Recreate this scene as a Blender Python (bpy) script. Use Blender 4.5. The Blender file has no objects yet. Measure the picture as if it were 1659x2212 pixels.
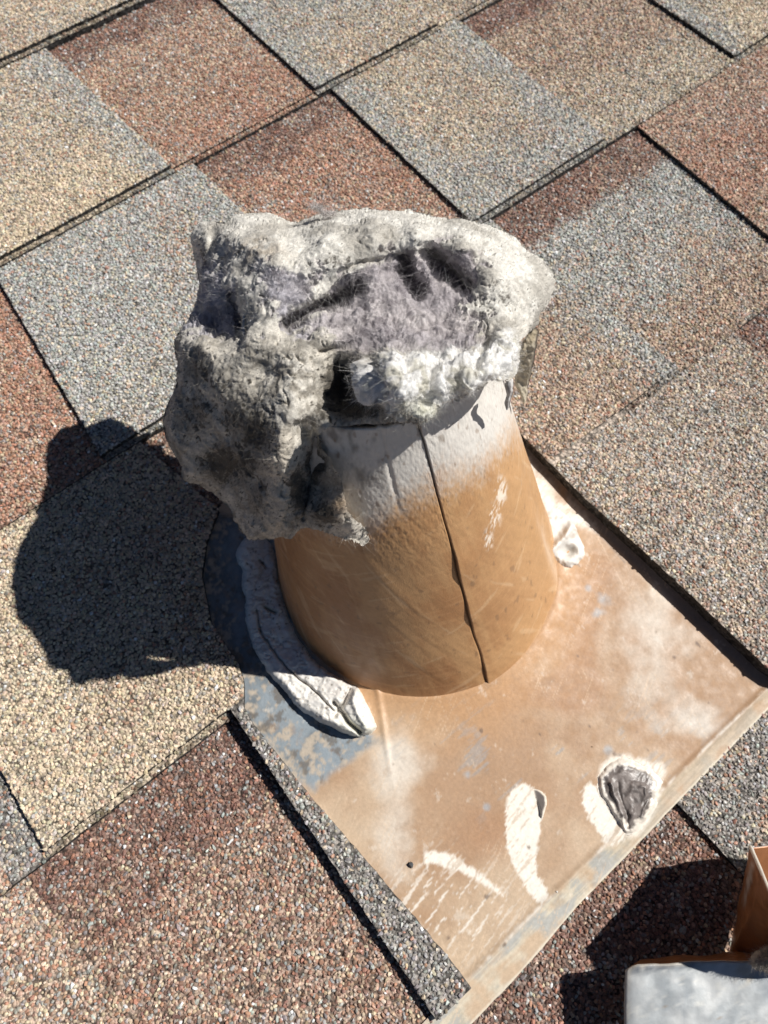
import bpy, math
import numpy as np
from mathutils import Matrix, Vector
rng = np.random.default_rng(7)
scene = bpy.context.scene

# ------------------------------------------------------------------ camera, sky, sun, exposure
# Everything is laid out in "roof space": x along the shingle courses, y up the slope, z off the roof.
PITCH = math.radians(16.7)
TILT = Matrix.Rotation(PITCH, 4, 'X')
W0, H0, F0 = 1659.0, 2212.0, 1600.0
CR = np.array([[0.78270843, 0.57181294, -0.24575899], [-0.62212329, 0.73032609, -0.28211064], [0.01816969, 0.37370277, 0.92737053]])
CC = np.array([0, -0.49700145, 0.34027969])
SUN = np.array([.115, -.040, .138]); SUN = SUN / np.linalg.norm(SUN)

cam = bpy.data.cameras.new('camera'); camo = bpy.data.objects.new('camera', cam)
scene.collection.objects.link(camo); scene.camera = camo
camo.matrix_world = TILT @ Matrix([[*CR[0], CC[0]], [*CR[1], CC[1]], [*CR[2], CC[2]], [0, 0, 0, 1]])
cam.sensor_fit = 'VERTICAL'; cam.sensor_height = 36.0; cam.lens = 36.0 * F0 / H0
cam.clip_start = .005; cam.clip_end = 200
cam.dof.use_dof = True; cam.dof.focus_distance = .25; cam.dof.aperture_fstop = 20.0

sun_w = TILT.to_3x3() @ Vector(SUN)
sl = bpy.data.lights.new('sun', 'SUN'); sl.energy = 5.0; sl.angle = math.radians(.53); sl.color = (1, .965, .91)
so = bpy.data.objects.new('sun', sl); scene.collection.objects.link(so)
so.rotation_euler = sun_w.to_track_quat('Z', 'Y').to_euler()
so.location = sun_w * 5
world = bpy.data.worlds.new('World'); scene.world = world; world.use_nodes = True
nt = world.node_tree; sky = nt.nodes.new('ShaderNodeTexSky'); sky.sky_type = 'NISHITA'; sky.sun_disc = False
sky.sun_elevation = math.asin(sun_w.z); sky.sun_rotation = math.atan2(sun_w.x, sun_w.y)
nt.links.new(sky.outputs[0], nt.nodes['Background'].inputs[0]); nt.nodes['Background'].inputs[1].default_value = .05
sky.altitude = 3000; sky.air_density = .55; sky.dust_density = .15
scene.view_settings.view_transform = 'Standard'; scene.view_settings.look = 'None'
scene.view_settings.exposure = 0.2; scene.view_settings.gamma = 1
scene.cycles.max_bounces = 5

# ------------------------------------------------------------------ helpers
def at(px, py, z):
    """point of the line of sight through a photo position at height z over the roof"""
    px, py, z = np.broadcast_arrays(np.asarray(px, float), np.asarray(py, float), np.asarray(z, float))
    d = np.stack([(px - 829.5) / F0, -(py - 1106) / F0, -np.ones_like(px)], -1) @ CR.T
    t = (z - CC[2]) / d[..., 2]
    return CC + t[..., None] * d
def proj(P):
    q = (np.asarray(P) - CC) @ CR
    return 829.5 + F0 * q[..., 0] / -q[..., 2], 1106 - F0 * q[..., 1] / -q[..., 2]
def _h(i, j, k, s):
    n = (i * 374761393 + j * 668265263 + k * 1274126177 + s * 974711) & 0xffffffff
    n = ((n ^ (n >> 13)) * 1274126177) & 0xffffffff
    n = ((n ^ (n >> 16)) * 2246822519) & 0xffffffff
    return ((n ^ (n >> 15)) & 0xffffff) / float(0xffffff)
def vnoise(P, s=0):
    P = np.asarray(P, float); f = np.floor(P).astype(np.int64); t = P - f; t = t * t * (3 - 2 * t)
    r = 0
    for a in (0, 1):
        for b in (0, 1):
            for c in (0, 1):
                w = (t[..., 0] if a else 1 - t[..., 0]) * (t[..., 1] if b else 1 - t[..., 1]) * (t[..., 2] if c else 1 - t[..., 2])
                r = r + w * _h(f[..., 0] + a, f[..., 1] + b, f[..., 2] + c, s)
    return r * 2 - 1
def fbm(P, freq, oct=4, s=0, gain=.5):
    P = np.asarray(P, float) * freq + 1000.37; r = 0; a = 1; n = 0
    for o in range(oct):
        r = r + a * vnoise(P * 2 ** o + 17.3 * o, s + o); n += a; a *= gain
    return r / n
def ss(a, b, x):
    t = np.clip((x - a) / (b - a), 0, 1); return t * t * (3 - 2 * t)
def mix(a, b, t):
    t = np.asarray(t)[..., None]; return np.asarray(a) * (1 - t) + np.asarray(b) * t
def polydist(x, y, poly):
    """signed distance to a polygon, positive inside"""
    poly = np.asarray(poly, float); d = np.full(x.shape, 1e9); ins = np.zeros(x.shape, bool)
    for (x0, y0), (x1, y1) in zip(poly, np.roll(poly, -1, 0)):
        ex, ey = x1 - x0, y1 - y0; t = np.clip(((x - x0) * ex + (y - y0) * ey) / (ex * ex + ey * ey + 1e-18), 0, 1)
        d = np.minimum(d, np.hypot(x - x0 - t * ex, y - y0 - t * ey))
        c = (y0 > y) != (y1 > y)
        ins ^= c & (x < (x1 - x0) * (y - y0) / (y1 - y0 + 1e-18) + x0)
    return np.where(ins, d, -d)
def linedist(x, y, pts):
    d = np.full(x.shape, 1e9)
    for (x0, y0), (x1, y1) in zip(pts[:-1], pts[1:]):
        ex, ey = x1 - x0, y1 - y0; t = np.clip(((x - x0) * ex + (y - y0) * ey) / (ex * ex + ey * ey + 1e-18), 0, 1)
        d = np.minimum(d, np.hypot(x - x0 - t * ex, y - y0 - t * ey))
    return d
def chaikin(p, n=2):
    p = np.asarray(p, float)
    for _ in range(n):
        q = np.roll(p, -1, 0); p = np.stack([p * .75 + q * .25, p * .25 + q * .75], 1).reshape(-1, 2)
    return p

def mesh_obj(name, V, faces, mats, col=None, midx=None, smooth=True, parent=None):
    """faces: list of int arrays (n,3) or (n,4); midx: list of material indices for those arrays"""
    me = bpy.data.meshes.new(name); V = np.asarray(V, np.float32)
    me.vertices.add(len(V)); me.vertices.foreach_set('co', V.ravel())
    loops = np.concatenate([np.asarray(f).ravel() for f in faces]).astype(np.int32)
    tot = np.concatenate([np.full(len(f), f.shape[1]) for f in faces]).astype(np.int32)
    start = np.concatenate([[0], np.cumsum(tot)[:-1]]).astype(np.int32)
    me.loops.add(len(loops)); me.loops.foreach_set('vertex_index', loops)
    me.polygons.add(len(tot)); me.polygons.foreach_set('loop_start', start); me.polygons.foreach_set('loop_total', tot)
    if midx is not None:
        me.polygons.foreach_set('material_index', np.concatenate([np.full(len(f), m) for f, m in zip(faces, midx)]).astype(np.int32))
    sm = np.full(len(tot), bool(smooth)) if not isinstance(smooth, (list, tuple)) else np.concatenate([np.full(len(f), s) for f, s in zip(faces, smooth)])
    me.polygons.foreach_set('use_smooth', sm)
    for m in mats: me.materials.append(m)
    if col is not None:
        a = me.color_attributes.new('Col', 'FLOAT_COLOR', 'POINT')
        c = np.ones((len(V), 4), np.float32); c[:, :3] = np.clip(col, 0, 1); a.data.foreach_set('color', c.ravel())
    me.update(calc_edges=True); me.validate()
    o = bpy.data.objects.new(name, me); scene.collection.objects.link(o)
    if parent: o.parent = parent
    return o
def grid_faces(nu, nv, off=0, wrap=False, mask=None):
    """quads of an nu x nv vertex grid, index i*nv+j"""
    I, J = np.meshgrid(np.arange(nu if wrap else nu - 1), np.arange(nv - 1), indexing='ij')
    a = I * nv + J; b = ((I + 1) % nu) * nv + J
    q = np.stack([a, b, b + 1, a + 1], -1)
    q = q[mask] if mask is not None else q.reshape(-1, 4)
    return q + off
def empty(name, loc, label, cat, group=None, kind=None):
    o = bpy.data.objects.new(name, None); o.empty_display_size = .01; scene.collection.objects.link(o)
    o.location = loc
    tag(o, label, cat, group, kind); return o
def tag(o, label=None, cat=None, group=None, kind=None):
    if label: o['label'] = label
    if cat: o['category'] = cat
    if group: o['group'] = group
    if kind: o['kind'] = kind
def adopt(o, root):
    o.parent = root; o.matrix_parent_inverse = Matrix.Translation(root.location).inverted()

def material(name, rough=.8, attr=True, base=(.5, .5, .5), nscale=None, namp=.2, bscale=None, bstr=.3, bdist=.0005, spec=.5, metal=0, bscale2=None, bstr2=.2, sss=0, rough_noise=None, stretch=None):
    m = bpy.data.materials.new(name); m.use_nodes = True; t = m.node_tree; N = t.nodes; L = t.links
    b = N['Principled BSDF']; b.inputs['Roughness'].default_value = rough; b.inputs['Metallic'].default_value = metal
    b.inputs['Specular IOR Level'].default_value = spec
    tc = N.new('ShaderNodeTexCoord'); vec = tc.outputs['Object']
    if stretch:
        mp = N.new('ShaderNodeMapping'); mp.inputs['Scale'].default_value = stretch; L.new(vec, mp.inputs[0]); vec = mp.outputs[0]
    if attr:
        c = N.new('ShaderNodeAttribute'); c.attribute_name = 'Col'; co = c.outputs['Color']
    else:
        c = N.new('ShaderNodeRGB'); c.outputs[0].default_value = (*base, 1); co = c.outputs[0]
    if nscale:
        n = N.new('ShaderNodeTexNoise'); n.inputs['Scale'].default_value = nscale; n.inputs['Detail'].default_value = 5; L.new(vec, n.inputs['Vector'])
        r = N.new('ShaderNodeMapRange'); r.inputs[1].default_value = .25; r.inputs[2].default_value = .75
        r.inputs[3].default_value = 1 - namp; r.inputs[4].default_value = 1 + namp; L.new(n.outputs['Fac'], r.inputs[0])
        mm = N.new('ShaderNodeVectorMath'); mm.operation = 'SCALE'; L.new(co, mm.inputs[0]); L.new(r.outputs[0], mm.inputs['Scale']); co = mm.outputs[0]
    L.new(co, b.inputs['Base Color'])
    nrm = None
    for sc_, st_ in ((bscale, bstr), (bscale2, bstr2)):
        if sc_:
            n = N.new('ShaderNodeTexNoise'); n.inputs['Scale'].default_value = sc_; n.inputs['Detail'].default_value = 6; n.inputs['Roughness'].default_value = .6; L.new(vec, n.inputs['Vector'])
            bp = N.new('ShaderNodeBump'); bp.inputs['Strength'].default_value = st_; bp.inputs['Distance'].default_value = bdist
            L.new(n.outputs['Fac'], bp.inputs['Height'])
            if nrm: L.new(nrm, bp.inputs['Normal'])
            nrm = bp.outputs[0]
    if nrm: L.new(nrm, b.inputs['Normal'])
    if rough_noise:
        n = N.new('ShaderNodeTexNoise'); n.inputs['Scale'].default_value = rough_noise[0]; L.new(vec, n.inputs['Vector'])
        r = N.new('ShaderNodeMapRange'); r.inputs[1].default_value = .3; r.inputs[2].default_value = .7; r.inputs[3].default_value = rough_noise[1]; r.inputs[4].default_value = rough_noise[2]
        L.new(n.outputs['Fac'], r.inputs[0]); L.new(r.outputs[0], b.inputs['Roughness'])
    if sss: b.inputs['Subsurface Weight'].default_value = sss; b.inputs['Subsurface Radius'].default_value = (.004, .003, .003); b.inputs['Subsurface Scale'].default_value = .3
    return m

M_asph = material('asphalt_mat', rough=.75, nscale=900, namp=.5, bscale=1400, bstr=.9, bdist=.0006, spec=.3)
def speckle(m):
    t = m.node_tree; N = t.nodes; L = t.links; b = N['Principled BSDF']; src = b.inputs['Base Color'].links[0].from_socket
    tc = N.new('ShaderNodeTexCoord'); v = N.new('ShaderNodeTexVoronoi'); v.inputs['Scale'].default_value = 620; L.new(tc.outputs['Object'], v.inputs['Vector'])
    sx = N.new('ShaderNodeSeparateXYZ'); L.new(v.outputs['Color'], sx.inputs[0])
    r = N.new('ShaderNodeMapRange'); r.inputs[3].default_value = .45; r.inputs[4].default_value = 2.9; L.new(sx.outputs[0], r.inputs[0])
    d = N.new('ShaderNodeMapRange'); d.inputs[1].default_value = .35; d.inputs[2].default_value = .8; d.inputs[3].default_value = 1; d.inputs[4].default_value = .3; L.new(v.outputs['Distance'], d.inputs[0])
    mu = N.new('ShaderNodeMath'); mu.operation = 'MULTIPLY'; L.new(r.outputs[0], mu.inputs[0]); L.new(d.outputs[0], mu.inputs[1])
    sc = N.new('ShaderNodeVectorMath'); sc.operation = 'SCALE'; L.new(src, sc.inputs[0]); L.new(mu.outputs[0], sc.inputs['Scale']); L.new(sc.outputs[0], b.inputs['Base Color'])
speckle(M_asph)
M_gran = material('mineral_granules', rough=.5, nscale=2500, namp=.25, bscale=3000, bstr=.4, bdist=.0002, spec=.55, rough_noise=(1500, .28, .75))
M_flash = material('overpainted_galvanised_sheet', rough=.55, nscale=700, namp=.10, bscale=500, bstr=.22, bdist=.0006, bscale2=2600, bstr2=.12, spec=.45, rough_noise=(220, .4, .7))
M_pipe = material('brushed_tan_paint', rough=.5, nscale=500, namp=.07, bscale=420, bstr=.25, bdist=.0007, bscale2=1800, bstr2=.15, spec=.5, rough_noise=(120, .36, .6))
M_seal = material('roof_sealant', rough=.55, nscale=500, namp=.06, bscale=500, bstr=.2, bdist=.0006, spec=.4)
M_wet = material('dark_sealant', rough=.38, nscale=500, namp=.1, bscale=700, bstr=.3, bdist=.0005, spec=.5)
M_lint = material('matted_lint', rough=.95, nscale=2600, namp=.16, bscale=1100, bstr=.32, bdist=.0008, bscale2=3200, bstr2=.35, spec=.08)
M_lint.node_tree.nodes['Principled BSDF'].inputs['Sheen Weight'].default_value = .12
M_fibre = material('lint_fibre', rough=.9, spec=.15)
M_galv = material('bare_galvanised', rough=.4, nscale=260, namp=.14, bscale=140, bstr=.18, bdist=.001, spec=.5, metal=.25, rough_noise=(180, .3, .6))

# ------------------------------------------------------------------ roof: shingle courses
E = .143
# opening cut in the shingles round the vent (roof space)
HL = np.array([(-.60, -.0085), (-.5633, -.0085), (-.52, -.0120), (-.4795, -.0160), (-.4361, -.0183), (-.4293, -.0173), (-.4200, -.0110), (-.4127, -.0084), (-.3888, -.0076), (-.3674, .0013), (-.355, .0120), (-.343, .0282), (-.335, .050), (-.330, .085)])
HR = np.array([(-.60, .186), (-.5613, .1763), (-.4973, .1732), (-.4488, .1696), (-.4038, .1688), (-.375, .164), (-.352, .146), (-.338, .118), (-.330, .085)])
hl = lambda y: np.interp(y, HL[:, 0], HL[:, 1]); hr = lambda y: np.interp(y, HR[:, 0], HR[:, 1])
C = {  # granule colours
 'dbr': (.17, .085, .062), 'rust': (.38, .18, .112), 'pink': (.46, .31, .235), 'tan': (.48, .37, .25), 'cream': (.62, .52, .38),
 'blue': (.35, .385, .375), 'grey': (.25, .245, .235), 'lgrey': (.46, .46, .445), 'blk': (.035, .035, .038)}
K = list(C); CT = np.array([C[k] for k in K])
def pal(**k): v = np.array([k.get(n, 0) for n in K], float); return v / v.sum()
PB = pal(dbr=.56, rust=.14, pink=.05, blue=.06, grey=.10, blk=.05, tan=.04)
PR = pal(rust=.44, pink=.18, tan=.11, dbr=.09, grey=.12, blue=.03, cream=.03)
PRM = pal(rust=.30, pink=.15, tan=.16, cream=.10, grey=.13, dbr=.10, blue=.06)
PY = pal(cream=.58, tan=.22, grey=.10, blk=.04, rust=.03, lgrey=.03)
PT = pal(cream=.30, tan=.28, grey=.14, lgrey=.10, rust=.07, blue=.06, blk=.05)
PG = pal(grey=.25, lgrey=.28, blue=.17, cream=.14, tan=.08, rust=.03, blk=.05)
PBL = pal(blue=.28, lgrey=.26, grey=.15, cream=.10, rust=.06, tan=.04, blk=.03)
PM = pal(rust=.21, pink=.14, cream=.19, tan=.13, blue=.10, grey=.10, dbr=.09, lgrey=.04)
PDM = pal(dbr=.44, rust=.20, pink=.06, tan=.08, blue=.04, grey=.10, blk=.08)
PTB = pal(tan=.28, pink=.17, rust=.12, grey=.19, cream=.10, dbr=.07, blk=.07)
PS = pal(grey=.42, lgrey=.16, blk=.20, cream=.07, rust=.07, tan=.05, blue=.03)

def const(v): return lambda y: np.full(np.shape(y), v, float)
def lin(y0, x0, y1, x1): return lambda y: x0 + (x1 - x0) * (np.asarray(y) - y0) / (y1 - y0)
# course, left edge, right edge, raised?, palettes from top to bottom, palette beside the left / right cut edge
P_ = []
def piece(c, xl, xr, raised, top, main, bot, le=None, re=None, tb=.028, yr=None): P_.append(dict(c=c, xl=xl, xr=xr, r=raised, top=top, main=main, bot=bot, le=le, re=re, tb=tb, yr=yr))
FAR0, FAR1 = const(-1.6), const(2.0)
piece(-1, FAR0, const(.30), 1, PT, PY, PT); piece(-1, const(.30), FAR1, 0, PB, PM, PM)
v0 = lin(-.007, .1198, -.139, .128)
piece(0, FAR0, v0, 1, PT, PT, PY, re=PG); piece(0, v0, const(.2355), 0, PB, PRM, PR)
piece(0, const(.2355), const(.338), 1, PG, PG, PT, le=PG); piece(0, const(.338), const(.45), 0, PB, PRM, PT); piece(0, const(.45), FAR1, 1, PG, PT, PT)
va = lin(-.1525, .0071, -.2801, -.0033); vf = lin(-.1516, .1414, -.28, .146); vb = lin(-.1475, .2461, -.2752, .2435)
piece(1, FAR0, va, 0, PR, PR, PR); piece(1, va, vf, 1, PBL, PBL, PG, re=PBL); piece(1, vf, vb, 0, PB, PR, PR)
piece(1, vb, const(.354), 1, PT, PT, PG, le=PG, re=PG); piece(1, const(.354), const(.474), 0, PB, PTB, PT); piece(1, const(.474), FAR1, 1, PG, PY, PY, le=PG)
vc = lin(-.2883, .381, -.3981, .3751); vg = lin(-.3124, .258, -.3522, .2608)
piece(2, FAR0, const(-.1315), 0, PG, PG, PM); piece(2, const(-.1315), const(-.1137), 0, PS, PS, PS)
piece(2, const(-.1137), lambda y: np.minimum(lin(-.286, .0161, -.345, .0265)(y), hl(y)), 1, PY, PY, PY)
piece(2, lin(-.286, .0161, -.345, .0265), lambda y: np.where(np.asarray(y) > -.330, .085, hl(y)), 0, PB, PB, PG)
piece(2, lambda y: np.where(np.asarray(y) > -.330, .085, hr(y)), vg, 1, PR, PTB, PTB, re=PG)
piece(2, vg, vc, 0, PB, PBL, PTB, tb=.030); piece(2, vc, FAR1, 1, PRM, PR, PTB)
vh = lin(-.4384, -.1262, -.4851, -.119); ve = lin(-.4316, -.0226, -.5489, -.0254)
PM3 = .55 * PM + .45 * PDM; piece(3, FAR0, vh, 0, PM, PM, PM3); piece(3, vh, ve, 0, PB, PM3, PM3, tb=.042); piece(3, ve, hl, 1, PS, PS, PS)
PTG = PTB * .55 + PG * .45
piece(3, hr, lin(-.43, .31, -.57, .315), 1, PTG, PTG, PTG, le=PTG); piece(3, lin(-.43, .31, -.57, .315), FAR1, 0, PB, PTB, PTB)
vi = lin(-.5769, .1055, -.6064, .1062)
piece(4, FAR0, const(-.08), 1, PM, PM, PM); piece(4, const(-.08), vi, 0, PB, PDM, PM, tb=.05); piece(4, vi, FAR1, 1, PS, PTB, PTB, le=PS)
for c in (-2, -3, -4, -5, -6, -7, 5, 6, 7, 8, 9):
    x = -1.6; r = c & 1; q = np.random.default_rng(100 + c)
    while x < 2.0:
        w = q.uniform(.09, .2); mp = [PR, PT, PBL, PY, PM, PTB][q.integers(6)]
        piece(c, const(x), const(min(x + w, 2.0)), r, mp if r else PB, mp, mp); x += w; r = 1 - r

LIP = .0032
def height(x, y, c, r):
    s = np.clip(-(y + c * E) / E, 0, 1)
    h = -.0030 + .0040 * s + .0026 * r
    # shingles ride up over the metal flange
    d = np.maximum(np.maximum(hl(np.clip(y, -.60, -.33)) - x, x - hr(np.clip(y, -.60, -.33))), np.maximum(0, np.where(y > -.33, (y + .33), 0)))
    d = np.maximum(d, np.maximum(0, -.575 - y) * 2)
    k = np.where((y < -.5725) | (c >= 4), 0, 1 - ss(.004, .075, d)) * max(r, 0) if np.ndim(r) == 0 else np.where((y < -.5725) | (c >= 4), 0, 1 - ss(.004, .075, d)) * np.maximum(r, 0)
    side = ss(.05, .12, x)
    tgt = .0048 + .0042 * side
    h = h + k * np.maximum(tgt - h, 0)
    h = h + .0004 * fbm(np.stack([x, y, np.zeros_like(x) + c], -1), 22, 2, 5)
    return h
def zone(p, x, y):
    c = p['c']; d = -(y + c * E); n = fbm(np.stack([x, y, x * 0 + c], -1), 55, 3, 11)
    tw = ss(p['tb'] * .75, p['tb'] * 1.15, d + n * (.004 if p['tb'] == .030 else .014))[..., None]
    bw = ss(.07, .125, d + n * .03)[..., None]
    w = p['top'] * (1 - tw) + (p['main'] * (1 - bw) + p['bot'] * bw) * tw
    m_ = (.34 * ss(.0, .45, fbm(np.stack([x, y, x * 0 + c], -1), 34, 3, 13)))[..., None]; w = w * (1 - m_) + PTB * m_
    m_ = (.26 * ss(.1, .5, fbm(np.stack([x, y, x * 0 + c], -1), 60, 3, 14)))[..., None]; w = w * (1 - m_) + PG * m_
    for e, dd in ((p['le'], x - p['xl'](y)), (p['re'], p['xr'](y) - x)):
        if e is not None:
            k = (1 - ss(.008, .030, dd + n * .014))[..., None]; w = w * (1 - k) + e * k
    return w
roof = empty('roof', (0, 0, 0), 'low pitched roof laid with blended tan, rust and grey granule shingles', 'roof', kind='structure')

# granules: icosahedra, each one jittered into its own pebble
t = (1 + 5 ** .5) / 2
ICO = np.array([(-1, t, 0), (1, t, 0), (-1, -t, 0), (1, -t, 0), (0, -1, t), (0, 1, t), (0, -1, -t), (0, 1, -t), (t, 0, -1), (t, 0, 1), (-t, 0, -1), (-t, 0, 1)], float) / math.hypot(1, t)
ICF = np.array([(0, 11, 5), (0, 5, 1), (0, 1, 7), (0, 7, 10), (0, 10, 11), (1, 5, 9), (5, 11, 4), (11, 10, 2), (10, 7, 6), (7, 1, 8), (3, 9, 4), (3, 4, 2), (3, 2, 6), (3, 6, 8), (3, 8, 9), (4, 9, 5), (2, 4, 11), (6, 2, 10), (8, 6, 7), (9, 8, 1)])
def granules(pts, cols, rad):
    n = len(pts)
    a = rng.uniform(0, 2 * np.pi, n); ca, sa = np.cos(a), np.sin(a)
    b = rng.normal(0, .45, n); cb, sb = np.cos(b), np.sin(b)
    v = ICO[None] * rng.uniform(.72, 1.25, (n, 12, 1)) * (rad[:, None, None] * np.stack([rng.uniform(.85, 1.45, n), rng.uniform(.65, 1.0, n), rng.uniform(.5, .85, n)], -1)[:, None])
    x, y, z = v[..., 0], v[..., 1], v[..., 2]
    x, z = x * cb[:, None] - z * sb[:, None], x * sb[:, None] + z * cb[:, None]
    x, y = x * ca[:, None] - y * sa[:, None], x * sa[:, None] + y * ca[:, None]
    V = np.stack([x, y, z], -1) + pts[:, None]
    Fc = ICF[None] + 12 * np.arange(n)[:, None, None]
    return V.reshape(-1, 3), Fc.reshape(-1, 3), np.repeat(cols, 12, 0)

SP = .00150
gx, gy = np.meshgrid(np.arange(-.44, .90, SP), np.arange(-.84, .30, SP), indexing='ij')
gx = gx.ravel() + rng.uniform(-.42, .42, gx.size) * SP; gy = gy.ravel() + rng.uniform(-.42, .42, gy.size) * SP
pxx, pyy = proj(np.stack([gx, gy, gx * 0], -1))
kp = (pxx > -330) & (pxx < 1990) & (pyy > -330) & (pyy < 2540)
gx, gy = gx[kp], gy[kp]
gc = np.floor(-gy / E + 1e-9).astype(int)
courses = sorted(set(p['c'] for p in P_))
for c in courses:
    V, FT, FQ, MI, COL = [], [], [], [], []; off = 0
    y1, y0 = -c * E, -(c + 1) * E
    near = -2 <= c <= 4
    sel = gc == c; X, Y = gx[sel], gy[sel]; isx = (X > -.034) & (X < .176) & (Y > np.interp(X, [-.05, -.015, .044, .1055, .164, .2], [-.585, -.5824, -.579, -.5769, -.5757, -.575]) + .0004)
    for p in [q for q in P_ if q['c'] == c]:
        # a raised tab stops a little short of the layer under it
        over = p['xl'] is ve or p['xl'] is hr
        dbl = c in (-1, 0) and not p['r']
        spans = [(y0 + (LIP if (p['r'] or dbl) and not over else 0), y1 + (.012 if c == 4 else .004), p['r'])] + ([(y0, y0 + LIP, -.5 if dbl else 0)] if (p['r'] or dbl) and not over else [])
        for (ya, yb, r) in spans:
            wmax = float(np.max(p['xr'](np.array([ya, yb])) - p['xl'](np.array([ya, yb]))))
            ny = (70 if near else 6) if (yb - ya) > .01 else 3
            yy = np.linspace(ya, yb, ny)
            xl, xr = p['xl'](yy), p['xr'](yy)
            jit = .0005 * fbm(np.stack([xl, yy, yy * 0 + c], -1), 260, 3, 3) if near else 0
            xl = xl + jit; xr = np.maximum(xr + (.0005 * fbm(np.stack([xr, yy, yy * 0 + c], -1), 260, 3, 3) if near else 0), xl + 1e-5)
            if near:
                xs = np.clip(np.concatenate([np.linspace(0, 1, max(3, int(wmax / .006)))]), 0, 1)
                if wmax > 1: xs = xs  # wide outer pieces keep the same pitch
            else: xs = np.linspace(0, 1, 3)
            nx = len(xs)
            G = np.zeros((nx, ny, 3)); G[..., 0] = xl[None] + (xr - xl)[None] * xs[:, None]; G[..., 1] = yy[None]
            if near: 
                e = .0006 * fbm(np.stack([G[:, 0, 0], G[:, 0, 1], G[:, 0, 0] * 0], -1), 200, 3, 9); G[:, 0, 1] += e
            G[..., 2] = height(G[..., 0], G[..., 1], c, r) - (.0 if r > 0 else .00004)
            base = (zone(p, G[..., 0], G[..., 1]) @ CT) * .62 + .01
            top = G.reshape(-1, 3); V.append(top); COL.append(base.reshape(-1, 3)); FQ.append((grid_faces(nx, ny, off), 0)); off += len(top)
            ring = np.concatenate([[i * ny for i in range(nx)], [(nx - 1) * ny + j for j in range(1, ny)], [i * ny + ny - 1 for i in range(nx - 2, -1, -1)], [j for j in range(ny - 2, 0, -1)]])
            R1 = top[ring]; R2 = R1.copy(); R2[:, 2] = -.009
            n = len(ring); V += [R1, R2]; COL += [np.tile((.035, .034, .033), (2 * n, 1))]
            i = np.arange(n); j = (i + 1) % n
            FQ.append((np.stack([off + i, off + n + i, off + n + j, off + j], -1), 0)); off += 2 * n
        m = (X >= p['xl'](Y) + .0002) & (X < p['xr'](Y) - .0002)
        if c in (2, 3): m &= ~((X > hl(np.clip(Y, -.6, -.33)) - .0003) & (X < hr(np.clip(Y, -.6, -.33)) + .0003) & (Y < -.3302))
        if c == 4: m &= ~isx
        x_, y_ = X[m], Y[m]
        if len(x_):
            r_ = np.where((y_ < y0 + LIP) & (not over), -.5 if dbl else 0, p['r'])
            w = zone(p, x_, y_)
            pn = fbm(np.stack([x_, y_, x_ * 0], -1), 320, 2, 21)
            idx = (np.cumsum(w, 1) < rng.uniform(0, 1, len(x_))[:, None]).sum(1).clip(0, len(K) - 1)
            col = (CT[idx] * .74 + (w @ CT) * .26) * 1.06 * rng.uniform(.78, 1.24, (len(x_), 1)) * (1 + .22 * pn[:, None]) * rng.uniform(.94, 1.06, (len(x_), 3))
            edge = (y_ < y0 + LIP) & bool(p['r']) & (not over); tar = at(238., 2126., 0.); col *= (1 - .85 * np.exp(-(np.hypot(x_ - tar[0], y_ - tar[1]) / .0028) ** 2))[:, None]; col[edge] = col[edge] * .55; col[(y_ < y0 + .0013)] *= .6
            spark = rng.uniform(0, 1, len(x_)) < .012; col[spark] = (.75, .75, .74)
            rad = SP * rng.uniform(.42, .72, len(x_)) * np.where(idx == K.index('blk'), .75, 1)
            z_ = height(x_, y_, c, r_) + rad * rng.uniform(-.25, .35, len(x_))
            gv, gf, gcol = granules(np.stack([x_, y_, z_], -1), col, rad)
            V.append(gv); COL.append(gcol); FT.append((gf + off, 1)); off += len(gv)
    fs = FQ + FT
    mesh_obj('shingle_course', np.concatenate(V), [f for f, _ in fs], [M_asph, M_gran], np.concatenate(COL), [m for _, m in fs], smooth=False, parent=roof)

# ------------------------------------------------------------------ the vent: flange, pipe, sealant
BX, BY, RB, LEAN, TAPER, HP, SEAM = .0884, -.4226, .0674, .30, .205, .140, -1.778
vent = empty('roof_vent', (BX, BY, .003), 'tan overpainted sheet metal vent pipe on a square flange, seam open down its front', 'roof vent')
yb = lambda x: np.interp(x, [-.05, -.015, .011, .044, .1055, .164, .2], [-.585, -.5824, -.5817, -.579, -.5769, -.5757, -.575])
yh = lambda x: np.interp(x, [-.05, 0, .033, .08, .18], [-.5705, -.5697, -.5690, -.5695, -.5690])
def flash_z(x, y):
    r = np.hypot(x - BX, y - BY)
    z = .0012 + .0035 * np.exp(-np.maximum(r - RB, 0) / .014) + .0005 * fbm(np.stack([x, y, x * 0], -1), 18, 3, 41)
    z = z + .0009 * np.exp(-((y - yh(x)) / .0016) ** 2)
    z = z - (.0008 + .0016 * ss(.10, .06, x)) * ss(yh(x), yb(x), y)
    z = z + .0008 * np.exp(-(((x - .028 - (y + .47) * .55) / .0016) ** 2)) * ss(-.50, -.47, y) * ss(.06, .03, x)
    return z
TAN = np.array((.385, .243, .145)); TAN2 = np.array((.52, .39, .27)); WHT = np.array((.76, .71, .63)); BLU = np.array((.235, .272, .300)); RUST = np.array((.30, .16, .075)); GRY = np.array((.27, .25, .235))
white1 = [(1124,1690),(1155,1703),(1181,1724),(1170,1770),(1165,1817),(1155,1880),(1181,1916),(1186,1942),(1165,1958),(1129,1911),(1098,1848),(1090,1786),(1095,1724)]
white2 = [(918,1838),(962,1839),(1004,1862),(1056,1899),(1092,1937),(1072,1928),(1004,1888),(952,1871),(930,1862),(922,1885),(914,1854)]
white3 = [(1280,1685),(1256,1708),(1259,1750),(1295,1802),(1316,1833),(1358,1812),(1337,1770),(1300,1720)]
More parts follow.
